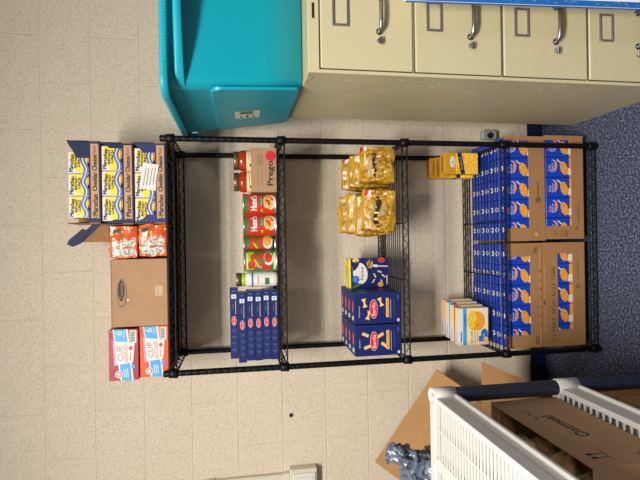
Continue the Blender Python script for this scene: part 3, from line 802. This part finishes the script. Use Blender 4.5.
for i, (nm, cx, z, h, lip, cl, cr, tb) in enumerate(cases):
    b = case_builder(CW, CD, h, lip, cl, cr, tb)
    F = Face(b, (0, -CD/2, 0))
    if i == 0:
        F.text('Original Flavor', -.11, .024, 'ink', w=.075, h=.010); F.ell(-.165, .03, .006, .006, 'ink', 1); F.ell(-.165, .03, .004, .004, 'card2', 2)
        for k in range(2): F.rect(-.196, .090+.03*k, -.170, .108+.03*k, 'carddark', 1)
        for k in range(4): F.line([(-.197, .072+.004*k), (-.172, .072+.004*k)], .0015, 'ink', 1)
    if i == 1:
        F.text('original', .0, .030, 'ink', w=.055, h=.012); F.ell(-.045, .030, .011, .011, 'ink', 1); F.ell(-.045, .030, .008, .008, 'card2', 2); F.ell(-.045, .03, .004, .004, 'ink', 3)
        F.ell(-.182, .040, .008, .008, 'tan', 1)
    if i == 2:
        F.text('11 MAY 2026  6-22 1506', -.035, h-.050, 'stamp', w=.29, h=.018, l=1)
        F.text('original flavor', .10, .030, 'ink', w=.09, h=.009, l=1); F.ell(.03, .030, .008, .008, 'ink', 1); F.ell(.03, .030, .0055, .0055, 'card2', 2)
        F.line([(-.15, h-.012), (.12, h-.012)], .0025, 'tan', 1); F.line([(-.04, h-.010), (-.02, h-.010)], .004, 'ink', 2)
    if i == 3:
        F.line([(-.19, .006), (.19, .006)], .003, 'tan', 1)
        for k in range(3):
            F.line([(.165, .018+.006*k), (.19, .018+.006*k)], .002, 'ink', 1); F.line([(-.195, .014+.006*k), (-.160, .014+.006*k)], .002, 'ink', 1)
        for k in range(7): F.rect(-.12+.035*k, .002, -.112+.035*k, .006, 'ink', 2)
    cs = b.build('cardboard_case')
    tag(place(cs, (cx, yc, z), (0, .006, 0, -.004)[i]), ['brown case of blue boxes at lower right of the bottom shelf', 'brown case of blue boxes stacked at upper right, its side bulging',
        'brown case with a date stamped across its top band, lower left', 'brown case of blue boxes on top of the date-stamped case'][i], 'case', 'cases on the bottom shelf')
    bh = (.158, MH, .110, .1455)[i]
    if bh not in proto: proto[bh] = None
    rowsn = 7 if i in (1, 3) else 1
    cols = ['first', 'second', 'third', 'fourth', 'fifth']; rws = ['front row', 'second row', 'third row', 'fourth row', 'fifth row', 'sixth row', 'back row']
    for r in range(rowsn):
        for c in range(5):
            if proto[bh] is None: o = proto[bh] = mac_box(bh if i != 2 else .165); first = True
            else: o = proto[bh].copy(); COL.objects.link(o)
            x = cx-.1625+c*.0812+random.uniform(-.0004, .0004); y = yc-CD/2+.0045+.0186+.0381*r
            place(o, (x, y, z+.0045+(random.uniform(0, .0016) if r else 0)))
            if i == 2: o.location.z = z+.0045
            tag(o, f'blue macaroni box in the {nm} case, {rws[r]}, {cols[c]} from left' if rowsn > 1 else f'blue macaroni box in the {nm} case window, {cols[c]} from left', 'macaroni box', 'blue macaroni boxes in the cases')

# ------------------------------------------------------------------ filing cabinet
CX0, CY0, CZ, CWD, CDP = .474, -.885, 1.217, .350, .51
t = thing('filing_cabinet', 'beige four-drawer metal filing cabinet with scuffed side, right of shelving', 'filing cabinet', (CX0+CWD/2, CY0+CDP/2, 0))
w2, d2 = CWD/2, CDP/2
b = B(); e = .002
b.box(-w2, w2, -d2+.014, d2, .0, CZ, 'cab', .003)
b.box(-w2, -w2+.010, -d2, -d2+.02, 0, CZ, 'cab', .002); b.box(w2-.010, w2, -d2, -d2+.02, 0, CZ, 'cab', .002)
b.box(-w2+.010, w2-.010, -d2, -d2+.02, CZ-.033, CZ, 'cab', .002); b.box(-w2+.010, w2-.010, -d2, -d2+.02, 0, .045, 'cab', .002)
DZ = [1.182, .9015, .622, .334]                    # top edge of each drawer
for z in DZ[1:]: b.box(-w2+.010, w2-.010, -d2+.002, -d2+.016, z+.0015, z+.0055, 'cab', .001)
F = Face(b, (-w2, 0, 0), (0,-1,0), (0,0,1), (-1,0,0))
for (y, z, l, r) in ((.20, 1.09, .030, .5), (.14, 1.10, .02, .2), (.21, .93, .018, -.6), (.17, .80, .05, -.1), (.06, 1.04, .02, -.5), (.10, .97, .025, .9), (.22, .62, .045, .2), (.13, .66, .03, .3), (.17, .45, .035, .4), (.11, .30, .03, .2), (.20, .28, .03, .3), (.21, .39, .05, .1), (.03, .50, .03, .4), (.08, .36, .04, .2)):
    for q in range(3):
        yy = y+random.uniform(-.012, .012); zz = z+random.uniform(-.012, .012)
        F.bar((yy, zz), (yy+l*.5*math.sin(r+q*.5), zz+l*.5*math.cos(r+q*.5)), random.uniform(.0018, .0042), 'scuff')
F.line([(.10+.22*math.sin(k*.2)-.12, 1.14-.032*k) for k in range(10)],   .0009, 'cabdark')
F.line([(.228, 1.213), (.218, 1.20), (.205, 1.195)], .002, 'cabdark'); F.line([(.205, 1.195), (.165, 1.212)], .0015, 'cabdark')
F = Face(b, (0, -d2, 0)); F.rect(-.023, 1.197, .021, 1.2045, 'ink')
b.build('cabinet_body', t)
for i, zt in enumerate(DZ):
    h = (.2735, .2725, .281, .285)[i]
    b = B(); b.box(-w2+.0125, w2-.0125, -d2-.004, -d2+.013, zt-h, zt-.001, 'cab', .003)
    b.box(-w2+.0118, w2-.0118, -d2+.0005, -d2+.0125, zt-h-.001, zt, 'cabdark')
    dr = b.build('drawer', t)
    b = B(); zc = zt-.059; y0 = -d2-.004
    for (a, c, p, q) in ((-.043, .043, .024, .018), (-.043, .043, -.018, -.024)): b.box(a, c, y0-.005, y0, zc+q, zc+p, 'pewter', .001)
    for s in (-1, 1): b.box(s*.0400-.003, s*.0400+.003, y0-.005, y0, zc-.019, zc+.019, 'pewter', .001)
    lh = b.build('label_holder', dr)
    b = B(); zc = zt-.172
    pts = [(-.053, y0, zc), (-.0525, y0-.010, zc), (-.044, y0-.020, zc), (-.02, y0-.024, zc), (.02, y0-.024, zc), (.044, y0-.020, zc), (.0525, y0-.010, zc), (.053, y0, zc)]
    b.path(pts, .0058, 'chrome', 10)
    for s in (-1, 1): b.tube((s*.053, y0-.003, zc), (s*.053, y0, zc), .010, 'chrome', 12)
    b.build('handle', dr)
    b = B(); b.box(-.086, -.074, y0-.010, y0, zc-.007, zc+.007, 'chrome', .003); b.box(-.092, -.072, y0-.016, y0-.008, zc-.005, zc+.003, 'chrome', .002)
    b.build('latch', dr)

# white board with blue border leaning against the cabinet front
b = B(); w, h = .36, .965
b.box(0, w, 0, .010, 0, h, 'boardwhite', .001)
F = Face(b, (0, 0, 0)); F.rect(.0005, .0005, .018, h-.0005, 'boardblue'); F.rect(w-.018, .0005, w-.0005, h-.0005, 'boardblue'); F.rect(.018, .0005, w-.018, .018, 'boardblue'); F.rect(.018, h-.018, w-.018, h-.0005, 'boardblue')
for k in range(60):
    z = random.uniform(.01, h-.01); a = random.uniform(.003, .013); F.bar((a, z), (a+.004, z+.008), .0016, random.choice(['green', 'lime', 'sky']), 2)
F2 = Face(b, (0, 0, 0), (0,1,0), (0,0,1), (-1,0,0)); F2.rect(.0005, .001, .0095, h-.001, 'boardblue')
o = b.build('display_board'); tag(place(o, (.6745, -.985, .0), 0, 0, math.radians(-1.9)), 'white board with patterned blue border propped before the filing cabinet', 'board')

# ------------------------------------------------------------------ teal storage bin on the cabinet
BZ = CZ
t = thing('storage_bin', 'large teal plastic storage bin with white label standing on the filing cabinet', 'storage bin', (.465, -.775, BZ))
def rloop(x0, x1, y0, y1, z, r, n=6):
    P = []
    for (cx, cy, a0) in ((x1-r, y1-r, 0), (x0+r, y1-r, 90), (x0+r, y0+r, 180), (x1-r, y0+r, 270)):
        for k in range(n+1):
            a = math.radians(a0+90*k/n); P.append((cx+r*math.cos(a), cy+r*math.sin(a), z))
    return P
def loops(b, Ls, m, capb=True, capt=False):
    n = len(Ls[0]); vs = [p for L in Ls for p in L]; fs = []
    for i in range(len(Ls)-1):
        for k in range(n): fs.append((i*n+k, i*n+(k+1) % n, (i+1)*n+(k+1) % n, (i+1)*n+k))
    b.add(vs, fs, m, True)
    if capb: b.add(Ls[0], [tuple(range(n))], m)
    if capt: b.add(Ls[-1], [tuple(range(n))], m)
bw, bd, bh = .58, .445, .345
def L(z, g, r=.035):                        # g grows outward with height
    k = z/bh
    return rloop(-.036*k-g, bw+.05*k+g, -.085*k-g, bd+.055*k+g, z, r+g*.5)
b = B()
loops(b, [L(0.0, -.012, .02), L(.006, 0), L(.12, 0), L(.24, 0), L(.30, 0), L(.352, 0), L(.372, 0), L(.392, 0)], 'teal')
loops(b, [L(.392, -.004), L(.30, -.004), L(.02, -.006)], 'teal', False, True)
b.build('bin_body', t)
b = B(); loops(b, [L(.394, -.001), L(.394, .024), L(.379, .026), L(.379, .029), L(.381, .031), L(.396, .031), L(.400, .027), L(.400, -.003), L(.392, -.006)], 'teal', False)
for k in range(60):                          # fine ribs moulded along the front of the rim
    x = .02+k*.009; b.box(x, x+.0045, -.085*1.13-.0315, -.085*1.13-.027, .3825, .395, 'teal')
b.build('rim', t)
b = B(); n = 40                              # curved grip ledge under the rim, deepest at its middle
prof = [(.366, .0, 0), (.365, .6, 1), (.362, .92, 1), (.358, 1, 1), (.343, 1, 1), (.340, .97, 1), (.340, .90, 1), (.356, .86, 1), (.358, -.1, 1)]
N1 = len(prof); vs = []
for k in range(n+1):
    q = k/n; x = -.030+(bw+.06)*q; g = .004+.062*min(1, math.sin(PI*q)/math.sin(PI*.38))**.9
    e_ = min(x+.036, bw+.050-x, .036); rc = .036-math.sqrt(max(0, .036**2-(.036-e_)**2))
    for z, off, m in prof: vs.append((x, -.085*z/bh-off*g+rc, z))
fs = [(k*N1+j, (k+1)*N1+j, (k+1)*N1+j+1, k*N1+j+1) for k in range(n) for j in range(N1-1)]
b.add(vs, fs, 'teal', True); b.build('grip_ledge', t)
# raised panel on the left end, with the label
def left_pt(y, z, off):                      # point on the sloping left end
    return Vector((-.036*z/bh-off, y, z))
b = B(); P = []
y0, y1, z0, z1, r = -.001, .43, .010, .275, .035
for (cy, cz, a0) in ((y1-.01, z0+.01, -90), (y1-.01, z1-r, 0), (y0+r, z1-r, 90), (y0+.01, z0+.01, 180)):
    rr = r if cz > .1 else .01
    for k in range(6):
        a = math.radians(a0+90*k/5); P.append((cy+rr*math.cos(a), cz+rr*math.sin(a)))
def skew(p): return (p[0]-.085*p[1]/bh*(1-(p[0]-y0)/(y1-y0)), p[1])      # its front edge follows the flare of the bin
def inn(p, d):
    cy, cz = (y0+y1)/2, (z0+z1)/2; return (cy+(p[0]-cy)*(1-(d/.22 if p[0] > cy else 0)), cz+(p[1]-cz)*(1-d/.12))
def bulge(p): return .003+.006*(1-(p[0]-y0)/(y1-y0))                    # the panel stands proud towards the front corner
n = len(P); vs = [left_pt(*skew(p), .0005) for p in P]+[left_pt(*skew(inn(p, .005)), bulge(p)) for p in P]
b.add(vs, [(i, (i+1) % n, n+(i+1) % n, n+i) for i in range(n)], 'teal', True); b.add(vs[n:], [tuple(range(n))], 'teal')
b.build('end_panel', t)
b = B(); q = [left_pt(a, c, .0066) for a, c in ((.135, .120), (.235, .120), (.235, .182), (.135, .182))]
F = Face(b, fn=lambda s, tt, l: left_pt(.290-s, .122+tt*1.28, bulge((.290-s, 0))+.0012+l*.0004))
F.rect(0, 0, .10, .066, 'white', 1); F.rect(.006, .004, .05, .022, 'white', 2)
F.poly([(.055, .020), (.092, .016), (.096, .050), (.058, .055)], 'green', 2); F.rect(.010, .030, .042, .036, 'ink', 2); F.rect(.012, .012, .030, .018, 'ink', 2); F.rect(.010, .046, .034, .052, 'green', 2)
F.ell(.048, .020, .006, .006, 'pink', 3)
o = b.build('label', t); o['label'] = 'white product sticker on the bin'
b = B(); b.soft(.018, .05, .045, 'teal', e=.4, n=6, amp=0); o = b.build('latch_clip', t); o.location = (-.050, .500, .335)

# ------------------------------------------------------------------ plastic shelf, lower left
t = thing('plastic_shelf', 'white slotted plastic shelf rack with navy tube posts at lower left', 'shelf', (-.398, -1.052, 0))
PW, PD = .355, .72
def pshelf(pitch):
    b = B(); x1, x0 = -.004, -PW; y1, y0 = .014, -PD
    b.box(x1-.014, x1, y0, y1, -.030, 0, 'plastic', .002); b.box(x0, x0+.014, y0, y1, -.030, 0, 'plastic', .002)
    b.box(x0+.014, x1-.014, y1-.030, y1, -.030, 0, 'plastic', .002); b.box(x0+.014, x1-.014, y0, y0+.030, -.030, 0, 'plastic', .002)
    bands = [(-.084, .004), (-.168, .030), (-.258, .004)]
    for c, w in bands: b.box(c-w/2, c+w/2, y0+.03, y1-.03, -.018, -.0004 if w > .01 else -.002, 'plastic', .001)
    y = y0+.034
    k = 0
    while y < y1-.034:
        b.box(x0+.012, x1-.012, y, y+.0042, -.0038, -.0008, 'plastic'); y += pitch
    y = y0+.034+pitch*.62
    while y < y1-.040:                       # reinforcing ribs underneath, between the slats
        b.box(x0+.012, x1-.012, y, y+.003, -.034, -.020, 'plastic'); y += pitch
    # side channels
    for s, x in ((1, x1), (-1, x0)):
        a, c = (x-.006, x-.001) if s > 0 else (x+.001, x+.006)
        b.box(a, c, y0, y1, -.052, -.002, 'plastic')
        a, c = (x-.006, x+.007) if s > 0 else (x-.007, x+.006)
        b.box(a, c, y0, y1, -.060, -.050, 'plastic', .002)
    for y in (y0, y1-.005): b.box(x0, x1, y, y+.005, -.056, -.002, 'plastic')
    return b
def ring(b, x, y, z0, z1, ro, ri):
    b.lathe([(ri, z0), (ro, z0), (ro, z1-.002), (ro-.002, z1), (ri, z1), (ri, z0)], 'plastic', 22, x, y, cap=False)
    b.lathe([(ri, z0+.004), (.001, z0+.004)], 'tubehole', 22, x, y, cap=False)
for i, z in enumerate((.935, .585, .235)):
    s = pshelf(.0140 if i == 0 else .0205).build('shelf_tray', t); s.location = (0, 0, z)
    for (x, y) in ((-.006, -.004), (-PW+.006, -.004), (-.006, -PD+.006), (-PW+.006, -PD+.006)):
        b = B(); ring(b, x, y, -.058, .003, .0225, .017); b.build('socket', s)
for (x, y) in ((-.006, -.004), (-PW+.006, -.004), (-.006, -PD+.006), (-PW+.006, -PD+.006)):
    b = B()
    for (za, zb) in ((.0, .177), (.238, .527), (.588, .877)): b.tube((x, y, za), (x, y, zb), .0195, 'tube', 20)
    b.build('tube_post', t)

# open box on the lower plastic tray
t = thing('open_cardboard_box', 'open brown box with handwriting on its side, on the plastic shelf', 'box', (-.430, -1.056, .586))
b = B(); w, d, h, e = .24, .372, .188, .004
b.box(-w, 0, -d, 0, 0, e, 'card'); 
for (x0, x1, y0, y1) in ((-e, 0, -d, 0), (-w, -w+e, -d, 0), (-w+e, -e, -e, 0), (-w+e, -e, -d, -d+e)): b.box(x0, x1, y0, y1, e, h, 'card')
F = Face(b, (0, -d/2, 0), (0,1,0), (0,0,1), (1,0,0))
F.text('Oatmeal', .005, .108, 'ink', w=.125, h=.030, rot=.10); F.line([(.045+.009*k, .142+.006*math.sin(k*1.9)) for k in range(9)], .002, 'ink')
for k in range(2): F.line([(-.15+.016*k, .130), (-.15+.016*k, .160)], .0026, 'ink'); F.poly([(-.156+.016*k, .154), (-.144+.016*k, .154), (-.150+.016*k, .168)], 'ink', 1)
F.line([(-.165, .126), (-.118, .126)], .002, 'ink')
F.line([(-.175, .03), (-.145, .03), (-.145, .06), (-.175, .06), (-.175, .03)], .002, 'ink'); F.line([(-.17, .045), (-.15, .045)], .002, 'ink')
b.build('box_body', t)
b = B(); b.box(-.085, -.006, -d+.006, -d+.010, h-.06, h-.004, 'card'); b.build('flap', t); b = B(); b.box(-.09, -.006, -.03, -.026, h-.05, h-.006, 'card2'); b.build('flap', t)
def crumple(w, d, h, seed, m, extra=None, amp=.03):
    def pick(q): return extra if extra and noise.noise(q*4+Vector((seed, 0, 0))) > .36 else None
    b = B(); b.soft(w, d, h, m, e=.5, n=20, amp=amp, fr=26, seed=seed, pick=pick); return b
o = crumple(.12, .25, .14, 3, 'paper', 'leaf').build('crumpled_paper')
tag(place(o, (-.545, -1.25, .652)), 'crumpled brown and green packing paper inside the open box', 'packing paper')
# brown box on the lowest plastic tray
b = B(); b.box(-.30, 0, -.30, 0, 0, .20, 'card2', .002)
F = Face(b, (0, -.15, 0), (0,1,0), (0,0,1), (1,0,0)); F.line([(-.05+.012*k, .150+.008*math.sin(k*2.1)) for k in range(8)], .002, 'ink')
F = Face(b, (-.15, -.15, .20), (1,0,0), (0,1,0), (0,0,1)); F.line([(-.14, 0), (.14, 0)], .003, 'carddark'); F.line([(.06+.01*k, -.02+.008*math.sin(k*2.1)) for k in range(8)], .002, 'ink')
tag(place(b.build('cardboard_box'), (-.425, -1.10, .236)), 'brown box on the lowest tray of the plastic shelf', 'box')

# ------------------------------------------------------------------ cardboard behind the plastic shelf
CAMP = (0, -2.2229, 1.4156)
A, Bc, Cc, Dd = Vector((-.5541, -.3064, .6039)), Vector((-.9654, -.2027, .8506)), Vector((-1.0372, -.2438, .7528)), Vector((-.6124, -.3713, .4493))
down = Vector((-.30, -.34, -.64)).normalized()
n = (Bc-A).cross(Dd-A).normalized()
if n.y > 0: n = -n
u = (A-Bc).normalized(); v = n.cross(u).normalized()
if v.z > 0: v = -v
Wd = (A-Bc).length
k = (Bc.z-.01)/-v.z
k2 = (A.z-.01)/-v.z
hgt = min(k, k2)
t = thing('flattened_carton', 'flattened brown carton leaning askew on the wall, left of the shelving', 'carton', (0,0,0))
b = B(); b.prism([Bc, A, A+v*hgt, Bc+v*hgt], -n*.008, 'card3')
F = Face(b, Bc, u, v, n); F.line([(.0, .165), (Wd, .165)], .003, 'carddark')
b.build('carton_panel', t)
b = B(); P0 = Bc+n*.0003
Q = [(.20, .105), (Wd-.02, .095), (Wd+.03, hgt-.02), (.20, hgt-.02)]
b.prism([P0+u*a+v*c for a, c in Q], n*.007, 'card3')
F = Face(b, P0+n*.0074, u, v, n); F.line([(.20, .19), (Wd+.01, .19)], .003, 'tan'); F.ell(.285, .165, .022, .016, 'ink', 1); F.ell(.285, .165, .016, .010, 'card2', 2); F.ell(.285, .165, .008, .004, 'ink', 3)
b.build('folded_flap', t)
# tall carton hidden behind the plastic shelf that carries the bag
b = B(); b.box(-.16, .16, -.125, .125, 0, .845, 'card3', .003)
F = Face(b, (0, -.125, 0)); F.line([(-.15, .4), (.15, .4)], .004, 'carddark')
tag(place(b.build('tall_carton'), (-.82, -.886, 0)), 'tall brown carton standing behind the plastic shelf, carrying the plastic bag', 'carton')
def bag_builder():
    b = B()
    b.soft(.115, .12, .085, 'bag', e=.45, n=36, amp=.026, fr=26, seed=5, oct2=.008, smooth=False)
    return b
t = thing('plastic_bag', 'crumpled blue-grey plastic bag bunched up beside the leaning carton', 'bag', (-.712, -.845, .846))
bag_builder().build('bag_body', t)
b = B(); b.soft(.055, .05, .085, 'bag', e=.5, n=18, amp=.020, fr=30, seed=9, oct2=.010, smooth=False); o = b.build('bag_neck', t); o.location = (.045, .01, .050); o.rotation_euler = (0, .3, 0)
b = B(); b.soft(.08, .05, .05, 'ink', e=.4, n=10, amp=.006, fr=30, seed=2)
F = Face(b, (0, -.03, 0)); F.line([(-.03, .03), (.03, .036)], .004, 'white', 3)
tag(place(b.build('black_pouch'), (-.725, -.945, .846)), 'small black pouch tucked under the plastic bag', 'pouch')
# low carton with raised flaps, right of it
t = thing('open_carton', 'brown carton with raised flaps between plastic shelf and wall', 'carton', (-.71, -.645, 0))
b = B(); w, d, h, e = .31, .222, .34, .005
b.box(-w/2, w/2, -d/2, d/2, 0, e, 'card3')
for (x0, x1, y0, y1) in ((-w/2, -w/2+e, -d/2, d/2), (w/2-e, w/2, -d/2, d/2), (-w/2+e, w/2-e, -d/2, -d/2+e), (-w/2+e, w/2-e, d/2-e, d/2)): b.box(x0, x1, y0, y1, e, h, 'card3')
b.build('carton_body', t)
b = B(); b.prism([(-w/2, d/2-.004, h), (w/2+.005, d/2-.004, h), (w/2+.088, d/2-.008, h+.184), (-w/2, d/2-.008, h+.184)], (0, .005, .0), 'card3'); b.build('flap', t)
# ------------------------------------------------------------------ light
def area(name, loc, sx, sy, power, col=(1, .96, .9)):
    l = bpy.data.lights.new(name, 'AREA'); l.shape = 'RECTANGLE'; l.size = sx; l.size_y = sy; l.energy = power; l.color = col
    o = bpy.data.objects.new(name, l); COL.objects.link(o); o.location = loc; return o
area('ceiling_panel_main', (-.42, -2.85, H-.02), 1.2, .5, 198)
area('ceiling_panel_far', (-.42, -5.6, H-.02), 1.2, .6, 25)
area('ceiling_panel_left', (-2.6, -2.85, H-.02), 1.2, .5, 20)
area('ceiling_panel_right', (2.2, -3.6, H-.02), 1.2, .5, 34)
w = bpy.data.worlds.new('room_air'); SC.world = w; w.use_nodes = True
w.node_tree.nodes['Background'].inputs[0].default_value = (.9, .92, 1, 1); w.node_tree.nodes['Background'].inputs[1].default_value = .008

# ------------------------------------------------------------------ camera
f_px = 481.0
cam = bpy.data.cameras.new('camera'); cam.sensor_fit = 'HORIZONTAL'; cam.sensor_width = 36; cam.lens = f_px/640*36; cam.clip_start = .02
co = bpy.data.objects.new('camera', cam); COL.objects.link(co)
r = Vector((.9999, -.003, -.0156)); up = Vector((.0159, .1654, .9861)); fw = Vector((.0004, .9862, -.1654))
fw.normalize(); r = (r-fw*r.dot(fw)).normalized(); up = r.cross(fw)
X, Y, Zc = -up, r, -fw
co.matrix_world = Matrix(((X.x, Y.x, Zc.x, 0), (X.y, Y.y, Zc.y, -2.2229), (X.z, Y.z, Zc.z, 1.4156), (0, 0, 0, 1)))
SC.camera = co
SC.view_settings.view_transform = 'Standard'; SC.view_settings.look = 'None'
SC.view_settings.exposure = 0.0; SC.view_settings.gamma = 1.0; SC.view_settings.use_curve_mapping = False
